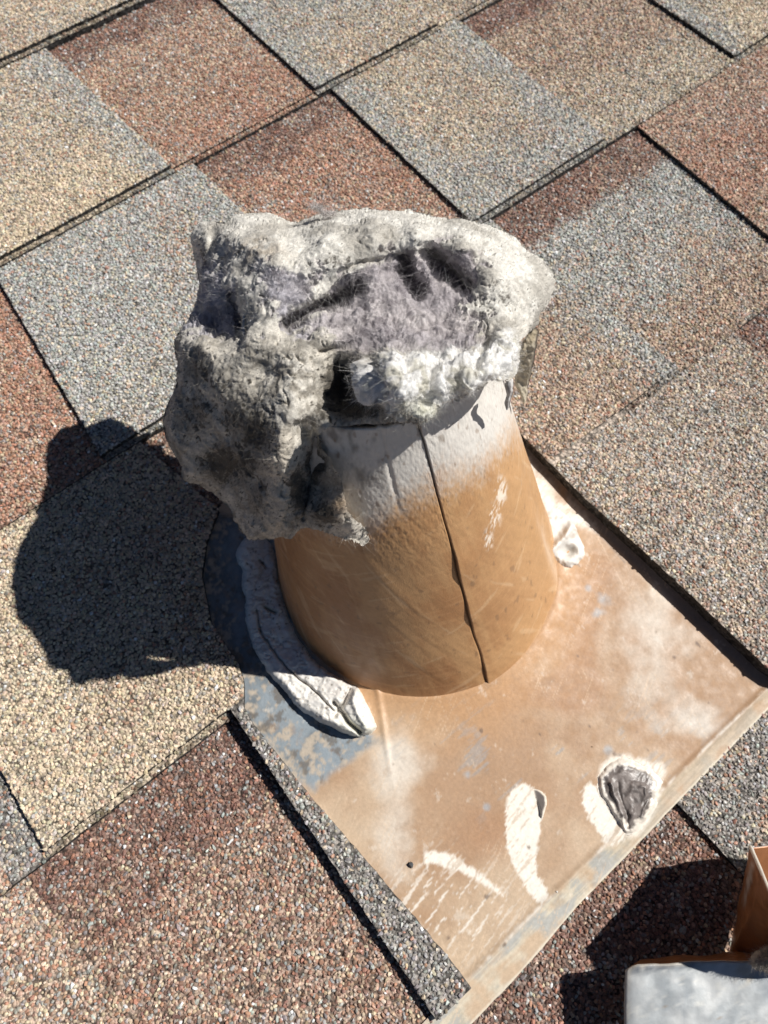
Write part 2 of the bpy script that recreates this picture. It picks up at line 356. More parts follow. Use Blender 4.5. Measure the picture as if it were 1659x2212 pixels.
white4 = [(1136,987),(1160,1015),(1215,1070),(1300,1150),(1250,1135),(1205,1140),(1180,1170),(1160,1110)]
white5 = [(1300,1640),(1350,1628),(1400,1645),(1440,1650),(1425,1720),(1400,1790),(1370,1810),(1330,1800),(1290,1720)]
galvL = [(440,1100),(600,1150),(640,1380),(760,1490),(815,1600),(680,1712),(600,1660),(500,1560),(400,1400)]
def flash_col(x, y, z, px, py):
    P = np.stack([x, y, x * 0], -1)
    n1 = fbm(P, 16, 4, 51); n2 = fbm(P, 70, 4, 61); n3 = fbm(P, 420, 3, 71)
    # brushed direction: along the courses
    st = fbm(np.stack([x * 60, y * 900, x * 0], -1), 1, 3, 81)
    st2 = fbm(np.stack([(x + y * .18) * 90, (y - x * .18) * 1150, x * 0], -1), 1, 3, 83)
    c = mix(TAN, TAN2, ss(-.25, .35, n1 + n2 * .35))
    # dusted with pale primer on the right half, along the left edge
    lite = np.exp(-(((px - 1420) / 130) ** 2 + ((py - 1380) / 130) ** 2)) + .8 * np.exp(-(((px - 860) / 60) ** 2 + ((py - 1790) / 190) ** 2)) + .55 * np.exp(-(((px - 880) / 150) ** 2 + ((py - 1640) / 55) ** 2)) + .7 * np.exp(-(((px - 1500) / 120) ** 2 + ((py - 1560) / 50) ** 2))
    c = mix(c, WHT * .93, ss(.35, 1.05, lite + n1 * .45 + n2 * .45) * .70)
    dark = np.exp(-(((px - 1100) / 230) ** 2 + ((py - 1500) / 55) ** 2)) + np.exp(-(((px - 1250) / 60) ** 2 + ((py - 1400) / 150) ** 2)) + .8 * np.exp(-(((px - 1050) / 120) ** 2 + ((py - 1800) / 90) ** 2)) + .7 * np.exp(-(((px - 1290) / 60) ** 2 + ((py - 1230) / 90) ** 2))
    c = mix(c, TAN * np.array((.95, .82, .72)), ss(.3, 1.0, dark + n2 * .3) * .75)
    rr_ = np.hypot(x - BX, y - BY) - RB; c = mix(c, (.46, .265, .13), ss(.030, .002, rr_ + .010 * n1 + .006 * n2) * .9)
    # wiped streaks of bare sheet and primer
    k = ss(.16, .34, st2 + .25 * n2) * ss(2150, 1900, py) * np.exp(-(((px - 960) / 130) ** 2 + ((py - 2010) / 120) ** 2)) * 1.6
    c = mix(c, WHT, np.clip(k, 0, .85))
    k = ss(.22, .40, n2 + .5 * st) * np.exp(-(((px - 1180) / 330) ** 2 + ((py - 1640) / 110) ** 2))
    c = mix(c, BLU * 1.15, np.clip(k * .55, 0, .6))
    for qx, qy, rr in ((1290, 1325, 22), (1305, 1290, 26), (1255, 1935, 26), (1050, 1745, 14), (1270, 1270, 14), (1010, 1672, 16), (1315, 1620, 14)):
        k = ss(1.0, .2, np.hypot(px - qx, py - qy) / rr + n2 * 1.1 + n3 * .3); c = mix(c, (.34, .39, .43), k * .65)
    c = mix(c, (.15, .155, .16), ss(.0075, .003, hr(np.clip(y, -.6, -.33)) - x + .001 * n2) * .8 * (y > -.571))  # shade beside the right shingle edge, painted onto the flange as dark grey
    # hem
    hem = ss(.0010, -.0010, y - yh(x) + .0008 * n2)
    hc = mix(mix((.58, .52, .41), (.42, .40, .33), ss(-.1, .2, n2 + .6 * st)), (.40, .40, .375), ss(.1, .35, n1 + n2 * .6 + .4 * st))
    hc = mix(hc, TAN2, ss(.0, .35, -n2 + .2 * st)); c = mix(c, hc, hem * (.55 + .4 * ss(-.2, .2, n1)))
    edge = ss(.0011, .0003, y - yb(x) + .0004 * n3); c = mix(c, (.70, .64, .52), edge * .8)
    k = np.exp(-((y - yh(x) - .0004) / .0006) ** 2) * ss(-.1, .25, n2 + n3 * .4); c = mix(c, WHT, k * .8)
    # bare galvanised beside the sealant, still dusty
    g = ss(-14, 10, polydist(px, py, galvL) + n2 * 22 + n3 * 4)
    scr_ = np.maximum(ss(.42, .50, fbm(np.stack([(x + .5 * y) * 40, (y - .5 * x) * 1900, x * 0], -1), 1, 2, 84)), ss(.44, .52, fbm(np.stack([(x - .3 * y) * 1900, (y + .3 * x) * 45, x * 0], -1), 1, 2, 85))); c = mix(c, TAN2 * 1.25, scr_ * ss(-.1, .3, n1 + n2) * .5)
    gc_ = mix(mix(BLU * 1.08, BLU * .62, ss(-.25, .3, n2 + .3 * n3)), (.42, .36, .29), ss(.08, .36, n3 * .6 + n2 * .45 + ss(1420, 1720, py) * .25))
    gc_ = mix(gc_, (.13, .11, .09), ss(.14, .32, fbm(P, 130, 5, 57, .65)) * .75)
    c = mix(c, gc_, g)
    for w, sft in ((white1, 3), (white2, 4), (white3, 3), (white4, 12), (white5, 8)):
        d = polydist(px, py, chaikin(w, 1)) + n3 * 3.5 + st2 * 9
        wc = mix(WHT * 1.04, TAN2 * .9, ss(.12, .35, st2) * .6)
        c = mix(c, wc, ss(-sft, sft, d))
    k = ss(.0, .35, n2 + .3) * np.exp(-(((px - 1225) / 42) ** 2 + ((py - 1075) / 32) ** 2)); c = mix(c, TAN, np.clip(k, 0, .85))
    c = mix(c, (.16, .11, .08), ss(.62, .75, fbm(P, 230, 2, 99)) * .8)
    c = mix(c, (.20, .15, .12), np.exp(-(linedist(px, py, [(1265, 1130), (1310, 1170), (1350, 1215)]) / 1.6) ** 2) * .8)
    c = mix(c, TAN * .8, ss(.30, .55, fbm(P, 90, 5, 58, .65)) * .35); c = mix(c, WHT, ss(.34, .5, fbm(P, 150, 5, 59, .7)) * .3)
    return c * (1 + .09 * n3[..., None])
step = .0006
xs = np.arange(-.045, .200, step); ys = np.append(np.arange(-.5855, -.318, step), -.318)
X, Y = np.meshgrid(xs, ys, indexing='ij')
# left side of the sheet is not quite parallel to the right one
Y2 = np.where(Y < -.56, -.56 + (Y + .56) * (yb(X) + .56) / (-.5855 + .56), Y); Y2 = Y2 + np.where(Y < -.5855 + step * .5, .0004 * fbm(np.stack([X, Y, X * 0], -1), 120, 3, 8), 0)
Z = flash_z(X, Y2); r = np.hypot(X - BX, Y - BY)
inner = RB - .004
yc_ = np.clip(Y2, -.6, -.33); low_ = Y2 < -.5695
vis = (r > inner) & (X > np.where(low_, -.034, hl(yc_) - .004)) & (X < hr(yc_) + .006)
qm = vis[:-1, :-1] & vis[1:, 1:]
top = np.stack([X, Y2, Z], -1).reshape(-1, 3)
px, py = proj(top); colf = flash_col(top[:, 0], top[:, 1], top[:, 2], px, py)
nx, ny = X.shape
lowr = np.stack([X[:, 0], Y2[:, 0], Z[:, 0] - .0007], -1)   # folded front edge
nb = len(top)
ed = np.stack([np.arange(nx - 1) * ny, np.arange(nx - 1) + nb, np.arange(1, nx) + nb, np.arange(1, nx) * ny], -1)
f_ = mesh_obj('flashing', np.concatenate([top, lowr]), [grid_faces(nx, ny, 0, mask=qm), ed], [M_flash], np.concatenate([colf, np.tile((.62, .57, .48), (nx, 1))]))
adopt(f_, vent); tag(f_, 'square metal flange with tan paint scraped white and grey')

# pipe
nz = 261
th = np.concatenate([np.linspace(-.05, .05, 121), np.linspace(.05, 2 * np.pi - .05, 843)[1:-1]]) + SEAM; nt_ = len(th)
zz = np.linspace(-.001, HP, nz)
TH, ZZ = np.meshgrid(th, zz, indexing='ij'); A = TH - SEAM
Rr = RB - TAPER * ZZ
A_ = np.where(A > np.pi, A - 2 * np.pi, A)          # 0 at the seam, positive to the right
Pn = np.stack([np.cos(TH) * .07, np.sin(TH) * .07, ZZ], -1)
lift = .0003 + .0016 * np.exp(-((ZZ - .076) / .009) ** 2) + .0013 * np.exp(-((ZZ - .050) / .008) ** 2) + .0009 * np.exp(-((ZZ - .012) / .006) ** 2) + .0006 * ss(.1, .135, ZZ) + .0011 * np.exp(-(ZZ / .007) ** 2)
wob = .0013 * fbm(np.stack([ZZ * 0, ZZ * 0, ZZ], -1), 40, 3, 31) / .068
As = A_ - wob
step_ = ss(-.0012, .0012, As) * np.exp(-np.maximum(As, 0) / .35)
Rr = Rr + lift * step_ - .0009 * np.exp(-((As + .006) / .007) ** 2)
Rr = Rr + .0009 * fbm(Pn, 22, 3, 32) + .00020 * fbm(Pn, 1100, 3, 33) * ss(.085, .11, ZZ + .012 * (A_ < 0)) + .00016 * fbm(np.stack([A_ * 14 + ZZ * 160, ZZ * 25, ZZ * 0], -1), 1, 3, 46) - .0007 * np.exp(-((A_ + .32) / .02) ** 2) * ss(.10, .13, ZZ)
Rr = Rr + .0026 * np.exp(-np.maximum(ZZ - .001, 0) / .0030) * (.6 + .4 * fbm(Pn, 60, 2, 34))     # flare into the flange
Rr = Rr - .0018 * np.exp(-(((A_ - 1.05) / .16) ** 2 + ((ZZ - .035) / .03) ** 2)) + .0012 * np.exp(-(((A_ - .85) / .1) ** 2 + ((ZZ - .03) / .03) ** 2))
PX = BX + Rr * np.cos(TH); PY = BY + LEAN * ZZ + Rr * np.sin(TH); PZ = ZZ + .001
Pp = np.stack([PX, PY, PZ], -1)
px, py = proj(Pp)
n1 = fbm(Pn, 45, 4, 35); n2 = fbm(Pn, 260, 3, 36); n3 = fbm(Pn, 900, 2, 37)
brush = fbm(np.stack([A_ * .07 * 500 + 60 * ZZ, ZZ * 30, ZZ * 0], -1), 1, 3, 38); hoop = fbm(np.stack([A_ * 2, ZZ * 700, ZZ * 0], -1), 1, 3, 39)
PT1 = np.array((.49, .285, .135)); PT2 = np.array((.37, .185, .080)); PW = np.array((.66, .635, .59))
colp = mix(PT1, PT2, np.clip(ss(-.3, .3, n1 + .35 * brush) * ss(1.0, -.4, A_) + .5 * ss(-.5, -1.1, A_), 0, 1))  # mottled coat, with the shaded left side painted darker
# the tan coat thins out to bare primer towards the top
lim = np.interp(px, [560, 700, 760, 800, 860, 940, 1040, 1100, 1200], [1080, 1100, 1120, 1125, 1075, 1030, 1000, 925, 850])
grain = fbm(Pn, 700, 3, 44)
k = ss(70, -50, py - lim + n1 * 26 + n2 * 12 + grain * 34)
colp = mix(colp, PW * (1 + .06 * n2[..., None]), k * .96)
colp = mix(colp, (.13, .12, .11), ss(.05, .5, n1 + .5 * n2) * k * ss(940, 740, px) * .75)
for qx, qy, rx, ry in ((1082, 1060, 13, 30), (1068, 1115, 14, 26), (1055, 1165, 10, 24)):  # specular streaks on the right of the pipe, painted as pale marks
    w = np.exp(-(((px - qx) / rx) ** 2 + ((py - qy) / ry) ** 2) ** 2) * ss(.0, .22, fbm(np.stack([(px + .35 * py) * .28, (py - .35 * px) * .07, px * 0], -1), 1, 3, 88) + .05); colp = mix(colp, (.84, .77, .67), np.clip(w, 0, .75))
for qx, qy, rr in ((1015, 1110, 9), (952, 945, 14), (1020, 1262, 6), (1010, 1140, 7)):
    w = ss(1.1, .3, np.hypot(px - qx, py - qy) / rr + n2 * 1.3); colp = mix(colp, (.16, .11, .07), w * .5)
colp = mix(colp, PT1 * 1.12, ss(.1, .4, hoop) * .3 * (1 - k))
colp = mix(colp, (.20, .12, .07), ss(.42, .56, fbm(Pn, 330, 3, 45)) * .5)
scr = fbm(np.stack([A_ * 14 + ZZ * 160, ZZ * 25 - A_ * 2, ZZ * 0], -1), 1, 3, 46); scr2 = fbm(np.stack([A_ * 9 - ZZ * 420, ZZ * 20 + A_ * 3, ZZ * 0], -1), 1, 3, 47)
colp = mix(colp, (.66, .47, .29), np.clip(ss(.3, .45, scr) * .35 + ss(.34, .48, scr2) * .3, 0, .5) * (1 - k))
colp = mix(colp, (.10, .07, .05), np.exp(-((As + .004) / .004) ** 2) * .8)
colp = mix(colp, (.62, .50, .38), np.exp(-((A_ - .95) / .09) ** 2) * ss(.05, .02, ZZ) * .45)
Vp = Pp.reshape(-1, 3); fa = grid_faces(nt_, nz, 0, wrap=True)
# inner wall
Ri = Rr - .0012; Pin = np.stack([BX + Ri * np.cos(TH), BY + LEAN * ZZ + Ri * np.sin(TH), PZ], -1)[:, ::10]
nti, nzi = Pin.shape[:2]; Pin[:, -1, 2] = HP + .001
fi = grid_faces(nti, nzi, len(Vp), wrap=True)[:, ::-1]
i = np.arange(nti); j = (i + 1) % nti
rim = np.stack([i * nz + nz - 1, j * nz + nz - 1, len(Vp) + j * nzi + nzi - 1, len(Vp) + i * nzi + nzi - 1], -1)
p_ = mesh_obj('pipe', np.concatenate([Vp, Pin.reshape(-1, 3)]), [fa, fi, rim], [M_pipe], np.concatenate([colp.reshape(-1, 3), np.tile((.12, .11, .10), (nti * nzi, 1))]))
adopt(p_, vent); tag(p_, 'tapered tan pipe fading to bare grey primer near its mouth')

# ------------------------------------------------------------------ blobs built over an outline
def blob(name, poly, z0, hfun, cfun, mat, step=2.0, root=None, under=None, rag=0.0, seed=1, flat=False):
    """a lump whose outline comes from photo positions at height z0; hfun gives its thickness over z0"""
    poly = np.asarray(poly, float); x0, y0 = poly.min(0) - 8; x1, y1 = poly.max(0) + 8
    xs, ys = np.arange(x0, x1, step), np.arange(y0, y1, step); X, Y = np.meshgrid(xs, ys, indexing='ij')
    n = fbm(np.stack([X, Y, X * 0], -1), .05, 4, seed) if rag else 0
    d = polydist(X, Y, poly) + rag * n
    nx, ny = X.shape; mk = (d > 0); qm = mk[:-1, :-1] | mk[1:, :-1] | mk[:-1, 1:] | mk[1:, 1:]
    gX, gY = np.gradient(d, step); g2 = gX * gX + gY * gY + 1e-6; out = (d < 0) & (d > -3.2 * step)
    X = np.where(out, X - np.clip(d * gX / g2, -2 * step, 2 * step), X); Y = np.where(out, Y - np.clip(d * gY / g2, -2 * step, 2 * step), Y)
    h = hfun(X, Y, np.maximum(d, 0)); zb = z0(X, Y) if callable(z0) else z0
    T = at(X, Y, zb + h); px, py = X, Y
    c = cfun(X, Y, d, T)
    ub = under(X, Y, np.maximum(d, 0)) if under else (h * 0 + .0015)
    B = at(X, Y, zb - ub)
    q = grid_faces(nx, ny, 0, mask=qm); N = nx * ny
    # boundary skirt
    e = np.concatenate([q[:, [0, 1]], q[:, [1, 2]], q[:, [2, 3]], q[:, [3, 0]]]); key = np.minimum(e[:, 0], e[:, 1]) * N + np.maximum(e[:, 0], e[:, 1])
    u, inv, cnt = np.unique(key, return_inverse=True, return_counts=True); be = e[cnt[inv] == 1]
    sk = np.stack([be[:, 1], be[:, 0], be[:, 0] + N, be[:, 1] + N], -1)
    V = np.concatenate([T.reshape(-1, 3), B.reshape(-1, 3)]); Fs = [q[:, ::-1], (q + N), sk]
    used = np.unique(np.concatenate([f.ravel() for f in Fs])); mp = np.full(len(V), -1); mp[used] = np.arange(len(used))
    cc = np.concatenate([c.reshape(-1, 3), c.reshape(-1, 3)])[used]
    o = mesh_obj(name, V[used], [mp[f] for f in Fs], [mat], cc)
    if root: adopt(o, root)
    return o
def noise2(X, Y, f, o=3, s=0): return fbm(np.stack([X, Y, X * 0], -1), f, o, s)

# long bead of sealant round the left of the pipe
bead = chaikin([(510,1180),(509,1212),(524,1232),(520,1262),(531,1290),(526,1328),(539,1382),(564,1436),(603,1481),(638,1526),(696,1564),(750,1590),(788,1594),(817,1574),(800,1538),(782,1490),(760,1478),(686,1436),(644,1376),(619,1318),(606,1254),(594,1190),(577,1160),(540,1155)], 2)
crease = [(560,1210),(575,1226)], [(552,1320),(566,1370),(600,1420),(640,1462),(690,1500),(722,1535)], [(572,1312),(596,1324)]
def bead_h(X, Y, d):
    h = .0040 * np.sqrt(np.clip(1 - (1 - np.minimum(d / 16, 1)) ** 2, 0, 1)) + (.0018 * noise2(X, Y, .014, 3, 3) + .0007 * noise2(X, Y, .07, 3, 4) + .0009 * (1 - 2 * np.abs(noise2(X * .9 + Y * .3, Y * .5 - X * .2, .03, 3, 14)))) * np.minimum(d / 14, 1)
    h = h + (.0003 * noise2(X, Y, .10, 3, 16) - .0005 * np.exp(-(np.abs(noise2(X * .5, Y, .05, 3, 17)) / .06) ** 2)) * np.minimum(d / 10, 1)
    for c in crease: h = h - .0022 * np.exp(-(linedist(X + 6 * noise2(X, Y, .03, 2, 15), Y, c) / 2.6) ** 2)
    h = h + .0030 * ss(620, 740, X) * np.minimum(d / 7, 1)
    # torn open at its lower end
    h = h - .0075 * np.exp(-(linedist(X, Y, [(722, 1518), (740, 1540), (752, 1560), (778, 1582)]) / 5) ** 2) - .0045 * np.exp(-(linedist(X, Y, [(756, 1490), (742, 1520), (722, 1545)]) / 5) ** 2)
    h = h + .002 * np.exp(-(linedist(X, Y, [(772, 1488), (762, 1512), (775, 1545), (792, 1570)]) / 7) ** 2)
    return np.maximum(h, .0004)
def bead_c(X, Y, d, T):
    n = noise2(X, Y, .02, 4, 5); n2 = noise2(X, Y, .16, 3, 6)
    c = mix((.74, .70, .655), (.80, .77, .72), ss(-.3, .3, n)); c = mix(c * .94, (.40, .36, .31), np.exp(-(np.abs(noise2(X * .5, Y, .05, 3, 17)) / .05) ** 2) * .3); c = mix(c, (.18, .15, .11), ss(.34, .5, n2) * .7)
    for q_ in crease: c = mix(c, (.22, .19, .16), np.exp(-(linedist(X + 6 * noise2(X, Y, .03, 2, 15), Y, q_) / 2.2) ** 2) * .6)
    c = mix(c, (.35, .29, .20), np.exp(-(linedist(X, Y, [(568, 1308), (598, 1322)]) / 4) ** 2) * .7)
    return mix(c, (.70, .70, .58), ss(700, 770, X) * ss(1530, 1570, Y) * .6)
o = blob('sealant_bead', bead, lambda X, Y: .0022 + X * 0, bead_h, bead_c, M_seal, 1.8, vent, rag=5, seed=5)
tag(o, 'thick off white sealant bead smeared along the shaded left of the pipe')

rimw = chaikin([(1316,1646),(1347,1636),(1394,1652),(1424,1672),(1432,1700),(1415,1752),(1385,1785),(1355,1810),(1335,1775),(1293,1720),(1286,1680)], 2)
def dab_h(X, Y, d):
    X, Y = X + 9 * noise2(X, Y, .03, 3, 19), Y + 9 * noise2(X, Y, .03, 3, 20)
    h = .0012 * ss(0, 9, d) + .0014 * np.minimum(d / 30, 1) - .0004 * ss(10, 18, d)
    h = h + .0010 * np.exp(-(linedist(X, Y, [(1318, 1690), (1335, 1735), (1352, 1790)]) / 6) ** 2) + .0010 * ss(0, 14, X - 1352 + .1 * (1735 - Y)) * ss(1405, 1392, X) * ss(1780, 1760, Y) * ss(1688, 1700, Y) - .0007 * np.exp(-(linedist(X, Y, [(1332, 1690), (1346, 1735), (1360, 1785)]) / 4) ** 2)
    h = h + .0007 * np.exp(-(linedist(X, Y, [(1365, 1690), (1392, 1700), (1402, 1730), (1390, 1765)]) / 4) ** 2) - .0008 * np.exp(-(((X - 1372) / 16) ** 2 + ((Y - 1735) / 30) ** 2))
    return np.maximum(h + .0005 * noise2(X, Y, .06, 3, 8), .0003)
def dab_c(X, Y, d, T):
    n = noise2(X, Y, .09, 3, 9)
    g = mix((.22, .19, .175), (.115, .098, .09), ss(-.2, .3, n)); w = np.array((.72, .66, .58))
    return mix(np.broadcast_to(w, X.shape + (3,)), g, ss(10, 17, d + n * 7 - 8 * ss(1390, 1425, X)))
o = blob('sealant_dab', rimw, lambda X, Y: .0011 + X * 0, dab_h, dab_c, M_wet, 1.5, vent, rag=6, seed=8)
tag(o, 'smeared dark grey sealant dab with a white rim near the lower edge')
curl = chaikin([(1148,1700),(1166,1706),(1183,1726),(1178,1752),(1170,1775),(1163,1745),(1155,1722)], 1)
o = blob('sealant_dab', curl, lambda X, Y: .0011 + X * 0, lambda X, Y, d: .0003 + .0022 * ss(1150, 1186, X) * ss(0, 4, d), lambda X, Y, d, T: mix((.24, .21, .19), (.72, .66, .56), ss(5, 1, d)), M_wet, 1.5, vent, rag=3, seed=18)
tag(o, 'small lifted chip of grey sealant beside the white scrape')
knob = chaikin([(1160,1105),(1178,1090),(1200,1092),(1215,1110),(1232,1118),(1243,1135),(1250,1160),(1264,1180),(1262,1205),(1240,1226),(1210,1228),(1190,1208),(1184,1180),(1170,1150)], 2)
def knob_h(X, Y, d):
    h = .0045 * np.sqrt(np.clip(1 - (1 - np.minimum(d / 22, 1)) ** 2, 0, 1)) - .003 * np.exp(-(((X - 1228) / 16) ** 2 + ((Y - 1192) / 13) ** 2)) + .0042 * np.exp(-(linedist(X, Y, [(1190, 1192), (1222, 1158), (1240, 1128)]) / 9) ** 2)
    return np.maximum(h + .0007 * noise2(X, Y, .05, 3, 12), .0003)
o = blob('sealant_dab', knob, lambda X, Y: .0022 + X * 0, knob_h, lambda X, Y, d, T: mix(mix((.74, .71, .66), (.50, .44, .38), ss(.2, .5, noise2(X, Y, .05, 3, 13))), (.50, .47, .42), np.exp(-(((X - 1228) / 16) ** 2 + ((Y - 1192) / 13) ** 2))), M_seal, 1.6, vent, rag=5, seed=12)
tag(o, 'knobbly white sealant lump at the right foot of the pipe')

# ------------------------------------------------------------------ lint plug
OUT = [(413,510),(427,488),(458,479),(489,479),(511,465),(556,460),(592,465),(629,483),(668,474),(700,462),(724,458),(756,455),(784,450),(820,453),(852,459),(887,455),(954,472),(1037,480),(1076,496),(1111,516),(1133,545),(1172,568),(1188,587),(1194,616),(1188,645),(1178,664),(1165,680),(1160,705),(1140,720),(1122,735),(1122,760),(1117,782),(1108,811),(1085,827),(1060,822),(1044,830),(1015,846),(976,862),(940,872),(932,898),(909,914),(885,912),(864,918),(845,914),(815,918),(790,914),(745,922),(712,920),(690,934),(690,960),(722,1010),(740,1050),(748,1085),(752,1108),(785,1140),(801,1160),(790,1180),(765,1168),(732,1158),(690,1143),(655,1134),(640,1150),(630,1167),(610,1160),(588,1158),(560,1163),(540,1167),(520,1148),(505,1126),(498,1097),(460,1065),(430,1048),(396,1033),(393,1001),(370,972),(354,937),(352,905),(358,876),(380,838),(385,790),(377,756),(382,714),(402,698),(418,680),(424,650),(430,620),(427,594),(424,566),(416,540)]
CP = [(413,510,.1180),(458,479,.1225),(556,460,.1205),(629,483,.1225),(700,462,.1260),(784,450,.131),(887,455,.133),(954,472,.135),(1037,480,.135),(1111,516,.134),(1172,568,.131),(1194,616,.130),(1178,664,.132),(1150,710,.136),(1122,750,.149),(1108,811,.151),(1085,827,.1560),(1015,846,.1580),(940,872,.1600),(909,908,.1590),(864,906,.1570),(790,896,.146),(704,906,.144),(688,940,.1405),(722,1010,.135),(748,1085,.124),(790,1140,.1035),(790,1180,.0960),(732,1158,.1020),(655,1134,.107),(630,1167,.100),(588,1158,.100),(540,1167,.095),(498,1097,.094),(460,1065,.090),(396,1033,.1000),(354,937,.1080),(358,876,.1140),(377,756,.1240),(402,698,.1200),(424,650,.111),(424,566,.111),
 (520,520,.141),(600,520,.149),(700,510,.150),(800,500,.152),(900,500,.152),(1000,530,.153),(1100,600,.150),(1120,650,.148),(1050,650,.150),(1060,580,.152),(560,600,.150),(620,560,.152),(700,600,.1500),(650,610,.1500),(745,635,.1450),(710,655,.1450),(780,610,.1490),(660,690,.1460),(590,680,.150),(620,710,.146),(500,630,.141),(460,600,.129),(450,660,.126),(470,700,.125),(500,700,.134),(800,560,.150),(850,560,.148),(900,530,.149),(885,580,.1460),(905,615,.1460),(965,590,.1450),(1000,615,.1460),(1035,570,.149),(930,550,.1470),(860,610,.1470),(820,650,.1485),(860,680,.1490),(900,720,.1500),(980,690,.1500),(1000,720,.1510),(1060,740,.151),(1090,720,.154),(1080,780,.158),(780,700,.1500),(800,740,.149),(700,730,.152),(600,740,.1490),(540,740,.1470),(500,760,.1430),(430,745,.1370),(405,760,.1310),(560,800,.1450),(500,820,.1420),(420,820,.1310),(640,780,.1510),(680,770,.1500),(710,800,.143),(735,800,.135),(745,850,.133),(720,880,.139),(770,870,.137),(700,850,.140),(790,790,.150),(800,830,.153),(825,860,.154),(770,760,.150),(835,780,.160),(870,800,.1680),(850,840,.1680),(900,830,.1690),(950,810,.1650),(960,770,.156),(1000,800,.1650),(1040,790,.1630),(560,880,.1420),(500,900,.1350),(430,900,.1260),(390,930,.1150),(600,880,.1455),(640,850,.1480),(670,860,.144),(640,910,.1450),(600,950,.143),(560,950,.1340),(500,980,.1220),(440,980,.1120),(595,1000,.136),(570,1030,.123),(530,1060,.112),(620,1030,.131),(600,1080,.122),(645,980,.134),(660,930,.137),(672,1000,.125),(668,1050,.115),(655,1010,.128),(705,1000,.129),(705,1060,.120),(690,1110,.117),(730,1110,.119),(765,1145,.1070),(640,1090,.115),(600,1125,.112),(560,1120,.106)]
CPa = np.array(CP, float)
def rbf(cp, lam=.0):
    P, v = cp[:, :2] / 100, cp[:, 2]; n = len(P); D = np.linalg.norm(P[:, None] - P[None], axis=-1)
    ph = lambda d: np.sqrt(d * d + .02)
    A = np.zeros((n + 3, n + 3)); A[:n, :n] = ph(D) + lam * np.eye(n); A[:n, n] = 1; A[:n, n + 1:] = P; A[n, :n] = 1; A[n + 1:, :n] = P.T
    w = np.linalg.solve(A, np.append(v, [0, 0, 0]))
    def f(X, Y):
        r = w[n] + w[n + 1] * X / 100 + w[n + 2] * Y / 100
        for k in range(n): r = r + w[k] * ph(np.hypot(X / 100 - P[k, 0], Y / 100 - P[k, 1]))
        return r
    return f
ZL = rbf(CPa)
FL = [[(440,560),(500,600),(512,650),(520,700),(510,735),(440,725),(400,715),(425,660)],
      [(548,585),(620,570),(680,590),(672,640),(640,680),(600,680),(565,640)],
      [(740,600),(800,570),(850,545),(900,520),(950,530),(1000,545),(1030,560),(1020,620),(1030,680),(1060,730),(1040,760),(960,790),(860,775),(790,770),(740,760),(690,720),(630,725),(590,705),(640,690),(700,660)]]
FW = [[(790,780),(850,770),(930,770),(1000,760),(1060,735),(1110,710),(1125,750),(1110,810),(1040,830),(940,875),(930,905),(870,905),(830,860),(800,870),(775,820)]]
DK = [((732,830),(40,55),.95),((755,885),(75,24),.95),((560,930),(45,60),.75),((430,900),(45,60),.5),((520,1000),(60,50),.6),((680,1000),(28,60),.7),((700,1110),(35,30),.8),((480,830),(60,50),.35),((980,600),(40,40),.5),((890,600),(26,30),.45),((740,640),(45,20),.7),((500,690),(14,35),.6),((740,560),(60,16),.35),((1095,640),(20,22),.35),((425,860),(20,30),.4),((600,1060),(30,30),.2),((440,560),(12,60),.55),((540,860),(60,30),.4),((480,1000),(55,50),.8),((560,1070),(26,50),.5),((645,1060),(24,70),.75),((430,800),(34,40),.55),((510,905),(50,30),.6),((480,560),(30,40),.3)]
def lint_z(X, Y, d):
    e = np.minimum(d / 40, 1)
    z = ZL(X + e * 11 * noise2(X, Y, .018, 2, 101), Y + e * 11 * noise2(X, Y, .018, 2, 102))
    z = z - .0045 * (1 - np.minimum(d / 26, 1)) ** 2.2 * (1 - .8 * ss(630, 670, X) * ss(790, 840, Y))
    for c, a, w in (([(622,696),(665,672),(735,642),(778,618)], .0085, 13), ([(872,560),(884,600),(905,632)], .0080, 15), ([(925,545),(965,580),(1005,612)], .0085, 17), ([(840,590),(872,575)], .004, 9), ([(905,565),(930,600)], -.0025, 12), ([(500,640),(512,690),(520,720)], .005, 9), ([(740,585),(775,568),(830,560),(880,548)], .0018, 5), ([(560,700),(575,680),(573,655)], .0012, 5), ([(690,760),(730,750),(770,740)], .0020, 6), ([(655,1120),(668,1060),(676,1000),(684,940)], .0035, 6), ([(595,1150),(612,1130),(622,1095)], .0012, 5), ([(470,1068),(500,1020),(520,990)], .0020, 7), ([(460,495),(455,540),(445,580)], .0026, 8)):
        z = z - a * np.exp(-(linedist(X, Y, c) / w) ** 2)
    return z
def lint_masks(X, Y, T):
    w1 = fbm(T, 260, 4, 111); w2 = fbm(T, 1500, 3, 112)
    fm = np.zeros_like(X); wm = np.zeros_like(X)
    for p in FL: fm = np.maximum(fm, ss(-13, 13, polydist(X, Y, p) + w1 * 62 + w2 * 14 - 2))
    for p in FW: wm = np.maximum(wm, ss(-14, 14, polydist(X, Y, p) + w1 * 26 + w2 * 8))
    return fm * ss(800, 730, Y + 30 * w1), wm
ROLL = [(786, 785), (797, 820), (808, 845), (832, 862)]
